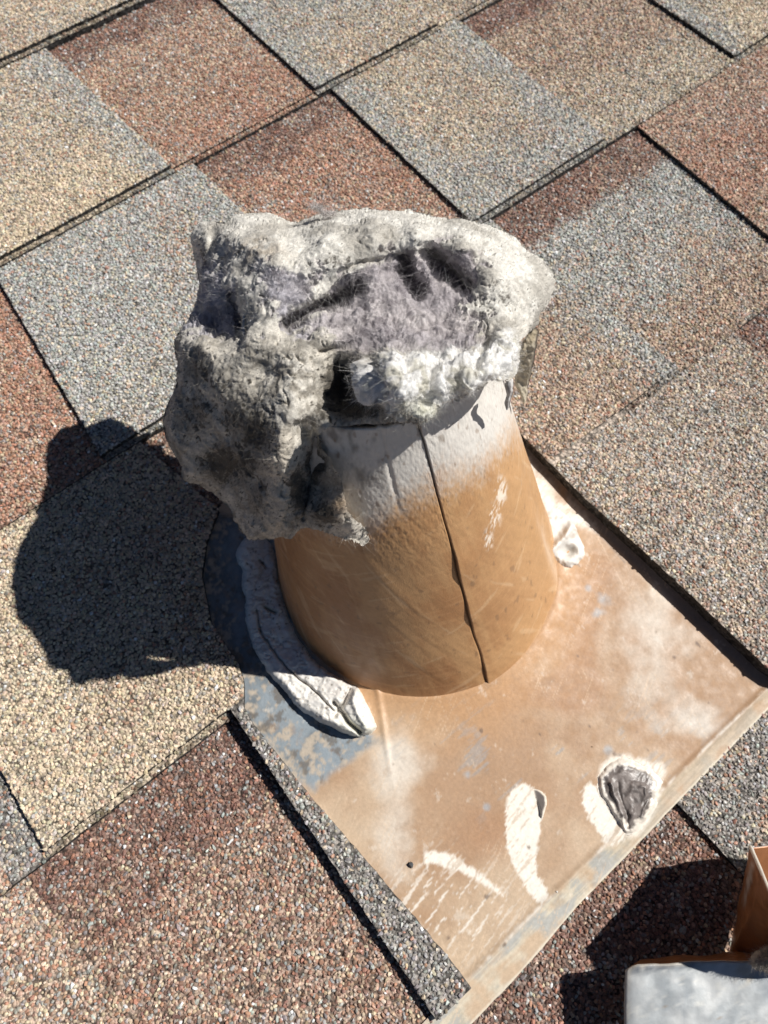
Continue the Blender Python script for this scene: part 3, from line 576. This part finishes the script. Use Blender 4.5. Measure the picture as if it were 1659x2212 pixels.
def lint_disp(X, Y, T, fm, wm):
    e = np.minimum(np.maximum(polydist(X, Y, outl), 0) / 25, 1)
    n1 = fbm(T, 85, 3, 113); n2 = fbm(T, 330, 4, 114); n3 = fbm(T, 1300, 3, 115)
    W = T + .004 * np.stack([n1, n2, n1], -1)
    wr = 1 - np.abs(fbm(W * np.array([1, 2.2, 1.2]), 150, 4, 116)) * 2           # drawn out wrinkles in the felt
    cr = np.abs(fbm(W, 120, 3, 117))
    d = .0014 * n1 + (.0005 + .0022 * fm + .0009 * wm) * n2 + (.00016 + .0007 * fm + .0006 * wm) * n3
    d = d + .0007 * (wr - .5) * (1 - fm) - .0010 * np.exp(-(cr / .03) ** 2) * (1 - fm) * (1 - wm) * ss(-.1, .3, n2)
    d = d - .0011 * ss(.35, .65, fm) * e
    d = d + wm * e * (.0030 * fbm(T, 240, 2, 118) + .0012 * (1 - 2 * np.abs(fbm(W, 420, 3, 119))))
    d = d + .0042 * np.exp(-(linedist(X, Y, ROLL) / 11) ** 2) - .005 * np.exp(-(linedist(X, Y, [(815, 785), (824, 815), (842, 845)]) / 7) ** 2) - .0035 * np.exp(-(linedist(X, Y, [(935, 800), (930, 840), (915, 870)]) / 7) ** 2) - .0035 * np.exp(-(linedist(X, Y, [(1030, 790), (1040, 760), (1060, 740)]) / 8) ** 2)
    return d
def lint_c(X, Y, T, fm, wm):
    n1 = fbm(T, 95, 4, 121); n2 = fbm(T, 380, 4, 122); g = fbm(T, 1000, 4, 123); g2 = fbm(T, 3200, 3, 124)
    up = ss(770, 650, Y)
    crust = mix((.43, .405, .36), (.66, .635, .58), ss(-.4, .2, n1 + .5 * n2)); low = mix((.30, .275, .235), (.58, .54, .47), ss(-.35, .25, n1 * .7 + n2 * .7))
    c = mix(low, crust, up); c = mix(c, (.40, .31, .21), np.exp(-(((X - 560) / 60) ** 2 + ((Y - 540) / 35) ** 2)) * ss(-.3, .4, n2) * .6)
    rt = ss(540, 660, X) * ss(720, 640, X) * ss(740, 800, Y) * ss(1000, 880, Y); c = mix(c, (.66, .63, .57), rt * ss(-.35, .2, n2) * .8)  # sunlit part of the left lobe, brightened in the colour
    sp = np.exp(-(linedist(X, Y, [(600, 960), (590, 1060), (592, 1140)]) / 26) ** 2); c = mix(c, (.58, .52, .43), sp * .7)  # sunlit ridge strip painted down the lower lobe
    c = mix(c, (.42, .30, .19), np.exp(-(((X - 735) / 25) ** 2 + ((Y - 1090) / 22) ** 2)) * .8)
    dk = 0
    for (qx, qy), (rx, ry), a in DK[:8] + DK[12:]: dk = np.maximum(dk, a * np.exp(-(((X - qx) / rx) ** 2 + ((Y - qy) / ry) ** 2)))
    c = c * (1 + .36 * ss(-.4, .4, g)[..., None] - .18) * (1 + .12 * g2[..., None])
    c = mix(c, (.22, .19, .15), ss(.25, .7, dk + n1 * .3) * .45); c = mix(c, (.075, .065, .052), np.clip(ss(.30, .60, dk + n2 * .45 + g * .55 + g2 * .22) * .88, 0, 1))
    c = mix(c, (.07, .062, .05), ss(.38, .47, g * .8 + g2 * .4 + n2 * .3 + .05 * (1 - up)) * .85)          # soot specks
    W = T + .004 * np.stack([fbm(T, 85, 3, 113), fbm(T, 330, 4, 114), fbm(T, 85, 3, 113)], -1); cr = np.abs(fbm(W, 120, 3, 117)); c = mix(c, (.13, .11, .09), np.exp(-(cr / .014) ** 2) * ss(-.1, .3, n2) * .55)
    fl = mix((.40, .37, .385), (.56, .52, .515), ss(-.3, .4, n1)); fl = mix(fl, (.46, .46, .52), ss(740, 600, X) * .5) * 1.08
    fl = mix(fl * .98, (.13, .11, .125), ss(.02, .36, n2 + .4 * g) * .65); c = mix(c, fl, fm * .95)
    dk2 = np.zeros_like(X)  # shade of the fluff hollows, painted along their grooves
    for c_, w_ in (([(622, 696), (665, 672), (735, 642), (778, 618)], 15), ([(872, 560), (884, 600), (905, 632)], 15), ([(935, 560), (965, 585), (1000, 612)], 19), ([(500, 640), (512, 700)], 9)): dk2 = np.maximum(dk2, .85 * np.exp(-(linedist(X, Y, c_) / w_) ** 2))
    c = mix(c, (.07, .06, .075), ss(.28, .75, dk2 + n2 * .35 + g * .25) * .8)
    c = mix(c, (.62, .59, .60), fm * ss(.15, .45, g * .6 + g2 * .5) * .45)
    w = mix((.84, .83, .81), (.56, .54, .47), ss(.0, .45, n2)); w = mix(w, (.14, .12, .10), ss(.42, .58, g + .4 * g2) * .6); w = mix(w, (.60, .60, .47), np.exp(-(((X - 900) / 45) ** 2 + ((Y - 885) / 25) ** 2)) * .6)
    c = mix(c, w, wm * .9); c = mix(c, (.84, .82, .80), np.exp(-(linedist(X, Y, ROLL) / 9) ** 2) * .8 * ss(-.45, .2, n2 + .6 * g))
    return c
lint = empty('lint_clump', (.089, -.381, .14), 'ragged clump of matted grey and violet dryer lint bulging over the pipe mouth', 'lint clump')
outl = chaikin(OUT, 1)
def lint_under(d, Y): return (.0010 + .030 * np.sqrt(np.clip(1 - (1 - np.minimum(d / 150, 1)) ** 2, 0, 1)) * np.interp(Y, [450, 800, 900, 1170], [1, 1, .7, .45]))
stp = 1.8
X, Y = np.meshgrid(np.arange(340, 1206, stp), np.arange(438, 1182, stp), indexing='ij')
d = polydist(X, Y, outl) + 3.0 * noise2(X, Y, .03, 3, 22) + 11 * noise2(X, Y, .085, 3, 23) * ss(835, 860, X) * ss(800, 830, Y) + 7 * noise2(X, Y, .08, 3, 24) * ss(1110, 1140, Y)
mk = d > 0; qm = mk[:-1, :-1] | mk[1:, :-1] | mk[:-1, 1:] | mk[1:, 1:]
gX, gY = np.gradient(d, stp); g2_ = gX * gX + gY * gY + 1e-6; out = (d < 0) & (d > -3.2 * stp)
X = np.where(out, X - np.clip(d * gX / g2_, -2 * stp, 2 * stp), X); Y = np.where(out, Y - np.clip(d * gY / g2_, -2 * stp, 2 * stp), Y); d = np.maximum(d, 0)
zL = lint_z(X, Y, d); T = at(X, Y, zL); B = at(X, Y, zL - lint_under(d, Y))
Nn = np.cross(np.gradient(T, axis=1), np.gradient(T, axis=0)); Nn /= np.linalg.norm(Nn, axis=-1)[..., None] + 1e-12
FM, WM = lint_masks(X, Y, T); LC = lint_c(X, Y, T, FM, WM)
T = T + Nn * lint_disp(X, Y, T, FM, WM)[..., None]
nx, ny = X.shape; NL = nx * ny; q = grid_faces(nx, ny, 0, mask=qm)
e_ = np.concatenate([q[:, [0, 1]], q[:, [1, 2]], q[:, [2, 3]], q[:, [3, 0]]]); key = np.minimum(e_[:, 0], e_[:, 1]) * NL + np.maximum(e_[:, 0], e_[:, 1])
u, inv, cnt = np.unique(key, return_inverse=True, return_counts=True); be = e_[cnt[inv] == 1]
sk = np.stack([be[:, 1], be[:, 0], be[:, 0] + NL, be[:, 1] + NL], -1)
V = np.concatenate([T.reshape(-1, 3), B.reshape(-1, 3)]); Fs = [q[:, ::-1], q + NL, sk]
used = np.unique(np.concatenate([f.ravel() for f in Fs])); mp = np.full(len(V), -1); mp[used] = np.arange(len(used))
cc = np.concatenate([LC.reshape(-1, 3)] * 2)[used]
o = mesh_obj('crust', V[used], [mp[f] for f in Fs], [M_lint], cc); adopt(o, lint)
tag(o, 'sooty off white matted crust with purple grey hollows')

def fibre_mesh(name, P0, dirn, length, width, colr, root, curl=.8, seg=4):
    n = len(P0); dn = dirn / (np.linalg.norm(dirn, axis=1)[:, None] + 1e-12)
    sd = np.cross(dn, rng.normal(0, 1, (n, 3))); sd /= np.linalg.norm(sd, axis=1)[:, None]
    b = np.cross(dn, sd); L = length * rng.uniform(.35, 1.4, n); k = rng.normal(0, curl, (n, 4)); V = np.zeros((n, seg, 2, 3))
    for q_ in range(seg):
        u = q_ / (seg - 1); c = P0 + dn * (L * u)[:, None] + (sd * (k[:, :1] * u * u + k[:, 2:3] * u ** 3) + b * (k[:, 1:2] * u * u + k[:, 3:4] * u ** 3)) * L[:, None]
        w = width * (1 - .7 * u); V[:, q_, 0] = c - b * w * .5; V[:, q_, 1] = c + b * w * .5
    idx = np.arange(n)[:, None] * seg * 2 + np.arange(seg - 1)[None] * 2
    o = mesh_obj(name, V.reshape(-1, 3), [np.stack([idx, idx + 1, idx + 3, idx + 2], -1).reshape(-1, 4)], [M_fibre], np.repeat(colr, seg * 2, 0)); adopt(o, root); return o
Tf, Nf, Cf, df, Ff, Wf = T.reshape(-1, 3), Nn.reshape(-1, 3), LC.reshape(-1, 3), d.ravel(), FM.ravel(), WM.ravel()
ins = np.where(df > 1.0)[0]
def pick(n, w): w = w / w.sum(); return ins[rng.choice(len(ins), n, p=w)]
def grow(name, n, w, length, width, out_, bright, curl, root=lint):
    i = pick(n, w[ins]); P = Tf[i] + rng.normal(0, .00012, (n, 3)) - Nf[i] * .0002
    dr = rng.normal(0, 1, (n, 3)); dr -= (dr * Nf[i]).sum(1)[:, None] * Nf[i]; dr /= np.linalg.norm(dr, axis=1)[:, None]
    dr = dr + Nf[i] * rng.uniform(.1, 1.6, n)[:, None] * out_
    c = np.clip(Cf[i] * rng.uniform(bright[0], bright[1], (n, 1)) + .02, 0, .85)
    return fibre_mesh(name, P, dr, length, width, c, root, curl)
px_ = X.ravel()
tag(grow('fluff', 46000, Ff, .0010, .00006, .9, (.55, 1.7), 1.9), 'soft violet grey fluff in the hollows')
tag(grow('fluff', 20000, Wf, .0006, .00007, .4, (.8, 1.2), 2.2), 'white wispy fluff along the front lip')
grow('stray_fibres', 42000, (1 - Ff) * (1 - .6 * Wf), .0008, .00005, .2, (.45, 1.3), 1.5)
grow('stray_fibres', 5000, np.where(df < 8, 1.0, 0), .0010, .00006, .8, (.8, 1.3), 2.0)

def fibres(name, XY, zz, length, width, colr, root, lean=None, curl=.5, seg=4):
    n = len(XY); dr = rng.normal(0, 1, (n, 3)); dr[:, 2] = np.abs(dr[:, 2]) * .6 + .15
    return fibre_mesh(name, at(XY[:, 0], XY[:, 1], zz), dr, length, width, colr, root, curl, seg)

# torn strips hanging from the clump
strip = chaikin([(1108,790),(1122,760),(1132,730),(1148,708),(1165,706),(1160,745),(1152,790),(1142,830),(1136,878),(1128,870),(1122,845),(1112,838)], 1)
o = blob('hanging_flap', strip, lambda X, Y: .128 - .022 * ss(720, 880, Y) + .0012 * noise2(X, Y, .05, 3, 91), lambda X, Y, d: .0012 * ss(0, 5, d) + .0007 * noise2(X, Y, .08, 3, 92), lambda X, Y, d, T: mix(mix((.48, .42, .32), (.36, .30, .21), ss(-.2, .3, noise2(X, Y, .05, 3, 93))), (.10, .08, .06), ss(7, 2, d) * ss(1135, 1150, X)), M_lint, 1.6, lint, under=lambda X, Y, d: .0012 + X * 0, rag=5, seed=31)
tag(o, 'papery tan strip hanging at the right')
tail = chaikin([(1090,825),(1108,812),(1110,840),(1104,862),(1100,885),(1092,888),(1090,865),(1094,845)], 1)
o = blob('hanging_flap', tail, lambda X, Y: .141 - .012 * ss(820, 890, Y), lambda X, Y, d: .0014 * ss(0, 6, d) + .0005 * noise2(X, Y, .1, 3, 94), lambda X, Y, d, T: mix((.58, .56, .54), (.36, .34, .33), ss(0, .4, noise2(X, Y, .1, 3, 95))), M_lint, 1.5, lint, under=lambda X, Y, d: .0012 + X * 0, rag=4, seed=33)
tag(o, 'short twisted white lint tail')
wisp = [(668,448),(690,452),(700,466),(716,462),(740,468),(700,474),(684,462)]
n = 900; a = rng.uniform(0, 1, n); pts = np.array([(672, 446), (690, 452), (702, 464), (722, 462)]); u = a * 3; i0 = np.floor(u).astype(int).clip(0, 2); Q = pts[i0] + (pts[i0 + 1] - pts[i0]) * (u - i0)[:, None] + rng.normal(0, 2.2, (n, 2))
o = fibres('stray_fibres', Q, .131 + rng.uniform(0, .002, n), .0018, .00011, np.tile((.62, .58, .56), (n, 1)), lint, curl=1)

# ------------------------------------------------------------------ removed metal cap, lower right
cap = empty('metal_vent_cap', (.10, -.64, .01), 'bare galvanised vent cap with brown painted side at the lower right corner', 'vent cap')
def sheet(name, rows, thick, colf, mat, root, n=60):
    """rows: two polylines of 3D points; a ruled, thickened sheet between them"""
    def res(p):
        p = np.asarray(p, float); s = np.r_[0, np.cumsum(np.linalg.norm(np.diff(p, axis=0), axis=1))]; s /= s[-1]; return np.stack([np.interp(np.linspace(0, 1, n), s, p[:, k]) for k in range(3)], -1)
    a, b = res(rows[0]), res(rows[1]); u = np.linspace(0, 1, n)
    G = a[:, None] * (1 - u)[None, :, None] + b[:, None] * u[None, :, None]
    du = np.gradient(G, axis=0); dv = np.gradient(G, axis=1); N = np.cross(du, dv); N /= np.linalg.norm(N, axis=-1)[..., None] + 1e-12
    G = G + N * (.0022 * fbm(G, 24, 3, 55) + .0005 * fbm(G, 130, 3, 56))[..., None]; G = G + .0009 * np.stack([fbm(G, 90, 3, 57), fbm(G, 90, 3, 58), 0 * G[..., 0]], -1)
    B = G - N * thick; c1, c2 = colf(G, u)
    q = grid_faces(n, n); m = n * n
    ring = np.concatenate([np.arange(n) * n, (n - 1) * n + np.arange(1, n), np.arange(n - 2, -1, -1) * n + n - 1, np.arange(n - 2, 0, -1)])
    i = np.arange(len(ring)); j = (i + 1) % len(ring); sk = np.stack([ring[i], ring[i] + m, ring[j] + m, ring[j]], -1)
    o = mesh_obj(name, np.concatenate([G.reshape(-1, 3), B.reshape(-1, 3)]), [q, q[:, ::-1] + m, sk], [mat], np.concatenate([c1.reshape(-1, 3), c2.reshape(-1, 3)])); adopt(o, root); return o
def galv(G):
    n1 = fbm(G, 45, 4, 61); n2 = fbm(G, 300, 3, 62)
    c = mix((.58, .61, .62), (.76, .77, .76), ss(-.25, .3, n1 + .3 * n2)); return mix(c, (.34, .38, .42), ss(.1, .4, -n1) * .6)
BR = np.array((.30, .125, .05))
def pt(x, y, z): return at(x, y, z).tolist()
def c_plate(G, u):
    x, y = proj(G); c = galv(G); n = fbm(G, 260, 3, 66)
    c = mix(c, (.17, .19, .21), ss(16, 6, x - 1343 + n * 6) * .7); c = mix(c, (.15, .17, .20), ss(2112, 2096, y + n * 10 + (x - 1357) * .09) * ss(1560, 1460, x) * .9)
    c = mix(c, (.62, .55, .45), np.exp(-(((x - 1605) / 20) ** 2 + ((y - 2105) / 22) ** 2) ** 2) * ss(-.3, .1, n)); c = mix(c, (.38, .42, .46), np.exp(-((x - 1465 - (y - 2100) * .16 - 8 * np.sin((y - 2100) / 25)) / 4) ** 2) * .6)
    n5 = fbm(G, 90, 5, 73, .65); c = mix(c, (.80, .81, .80), ss(.05, .3, n5) * .55); c = mix(c, (.34, .38, .41), ss(.16, .36, -n5) * .5)
    c = mix(c, (.40, .33, .26), ss(.36, .48, fbm(G, 260, 5, 74, .65)) * .7); c = mix(c, (.86, .85, .80), ss(.25, .36, fbm(G, 380, 5, 75, .65)) * .5); c = mix(c, (.62, .56, .47), np.clip(ss(.03, .0, np.minimum(u[None, :] + 0 * u[:, None], u[:, None] + 0 * u[None, :]) + .02 * fbm(G, 300, 3, 76)), 0, 1) * .8)
    return c, c * .8
o = sheet('cap_plate', ([pt(1352,2093,.020), pt(1372,2080,.0215), pt(1480,2077,.0225), pt(1620,2072,.023), pt(1760,2064,.024), pt(1900,2060,.024)], [pt(1343,2400,.016), pt(1365,2402,.018), pt(1500,2402,.0185), pt(1640,2402,.019), pt(1800,2400,.019), pt(1960,2400,.019)]), .0007, c_plate, M_galv, cap)
tag(o, 'dented grey galvanised plate')
def c_lip(G, u): 
    c = np.broadcast_to(BR, G.shape) * (1 + .2 * fbm(G, 120, 3, 67))[..., None]; return c, c
sheet('cap_lip', ([pt(1352,2092,.0196), pt(1374,2079,.0211), pt(1480,2076,.0221), pt(1620,2071,.0226), pt(1760,2063,.0236)], [pt(1360,2090,.006), pt(1382,2074,.006), pt(1480,2066,.006), pt(1600,2052,.006), pt(1730,2040,.006)]), .0006, c_lip, M_galv, cap)
def c_wall(G, u):
    x, y = proj(G); n = fbm(G, 300, 3, 68); c = np.broadcast_to(BR, G.shape) * (1 + .25 * fbm(G, 50, 3, 69))[..., None]
    k = ss(8, 0, np.abs(x - 1618 + (y - 1900) * .16) + n * 9) * ss(1855, 1870, y) * ss(1975, 1935, y); c = mix(c, (.50, .45, .40), k * .8)
    e = ss(.93, .98, np.broadcast_to(u[None], G.shape[:2])); c = mix(c, (.72, .68, .60), e * 0); return c, galv(G)
topw = [pt(1621,1829,.030), pt(1640,1872,.038), pt(1660,1922,.047), pt(1692,1985,.060), pt(1760,2030,.064), pt(1850,2060,.064)]
botw = [pt(1592,1963,.0005), pt(1580,2030,.0005), pt(1572,2068,.002), pt(1640,2075,.012), pt(1720,2085,.018), pt(1850,2100,.022)]
o = sheet('cap_side', (botw, topw), .0008, c_wall, M_galv, cap); tag(o, 'brown painted upright side with a pale scuff')
n = 60
rimp = np.array(topw); 
def tube(name, pts, r, col, mat, root, k=8):
    p = np.asarray(pts, float); s = np.r_[0, np.cumsum(np.linalg.norm(np.diff(p, axis=0), axis=1))]; q = np.stack([np.interp(np.linspace(0, s[-1], 60), s, p[:, i]) for i in range(3)], -1)
    tn = np.gradient(q, axis=0); tn /= np.linalg.norm(tn, axis=1)[:, None]; a = np.cross(tn, (0, 0, 1.)); a /= np.linalg.norm(a, axis=1)[:, None]; b = np.cross(tn, a)
    th = np.linspace(0, 2 * np.pi, k, endpoint=False); V = q[:, None] + r * (a[:, None] * np.cos(th)[None, :, None] + b[:, None] * np.sin(th)[None, :, None])
    V = V.transpose(1, 0, 2); o = mesh_obj(name, V.reshape(-1, 3), [grid_faces(k, 60, 0, wrap=True)], [mat], np.tile(col, (k * 60, 1))); adopt(o, root); return o
o = tube('rolled_rim', topw, .0007, (.70, .65, .56), M_galv, cap); tag(o, 'pale chipped rolled edge')
# far side of the cap, galvanised within
o = sheet('cap_side', ([pt(1622,1829,.0295), pt(1660,1822,.028), pt(1730,1812,.026), pt(1850,1830,.026)], [pt(1600,1990,.0062), pt(1700,1990,.0062), pt(1790,1990,.0062), pt(1880,1990,.0062)]), .0007, lambda G, u: (galv(G), np.broadcast_to(BR, G.shape)), M_galv, cap)
tag(o, 'bare metal inner face of the far side')

# tuft of lint caught on the cap
tuftp = chaikin([(1616,2078),(1622,2062),(1638,2050),(1655,2044),(1690,2030),(1730,2050),(1740,2090),(1700,2110),(1660,2104),(1640,2096),(1626,2090)], 2)
tf = blob('lint_tuft', tuftp, lambda X, Y: .030 + X * 0, lambda X, Y, d: .010 * np.sqrt(np.clip(1 - (1 - np.minimum(d / 40, 1)) ** 2, 0, 1)) + .0016 * noise2(X, Y, .06, 4, 97), lambda X, Y, d, T: mix((.22, .19, .16), (.40, .36, .31), ss(-.2, .3, noise2(X, Y, .08, 3, 98))), M_lint, 1.8, None, under=lambda X, Y, d: .0015 + .0065 * np.minimum(d / 20, 1), rag=7, seed=44)
tag(tf, 'small grey brown tuft of lint caught on the galvanised vent cap', 'lint tuft')
tx = rng.uniform(1612, 1740, 9000); ty = rng.uniform(2035, 2110, 9000); dd = polydist(tx, ty, tuftp); m = dd > 0
th_ = .010 * np.sqrt(np.clip(1 - (1 - np.minimum(dd[m] / 40, 1)) ** 2, 0, 1))
fibres('fluff', np.stack([tx[m], ty[m]], -1), .030 + th_, .0012, .00008, np.tile((.42, .38, .33), (m.sum(), 1)) * rng.uniform(.6, 1.3, (m.sum(), 1)), tf, curl=.9)

# loose grit lying on the flange
for k, (x, y, r, c, lab) in enumerate([(889, 1868, .0013, (.07, .075, .08), 'dark grey roofing granule lying on the flange beside the white scrape'), (1205, 1952 - 25, .0004, (.8, .78, .74), 'tiny white crumb on the flange between the two white scrapes'), (1283, 1612, .0003, (.25, .16, .1), 'tiny brown crumb on the flange above the dark sealant dab')]):
    P = at(x, y, .004); gv, gf, gc_ = granules(P[None], np.array([c]), np.array([r]))
    gv[:, 2] += float(flash_z(np.array([P[0]]), np.array([P[1]]))[0]) - gv[:, 2].min() - r * .1
    o = mesh_obj('loose_granule', gv - P, [gf], [M_gran], gc_, smooth=False); o.location = P
    tag(o, lab, 'granule', 'loose crumbs on the flange')

# ------------------------------------------------------------------ tip the whole roof to its pitch
for o in list(scene.objects):
    if o.parent is None and o.type not in ('CAMERA', 'LIGHT'):
        o.matrix_world = TILT @ Matrix.Translation(o.location)
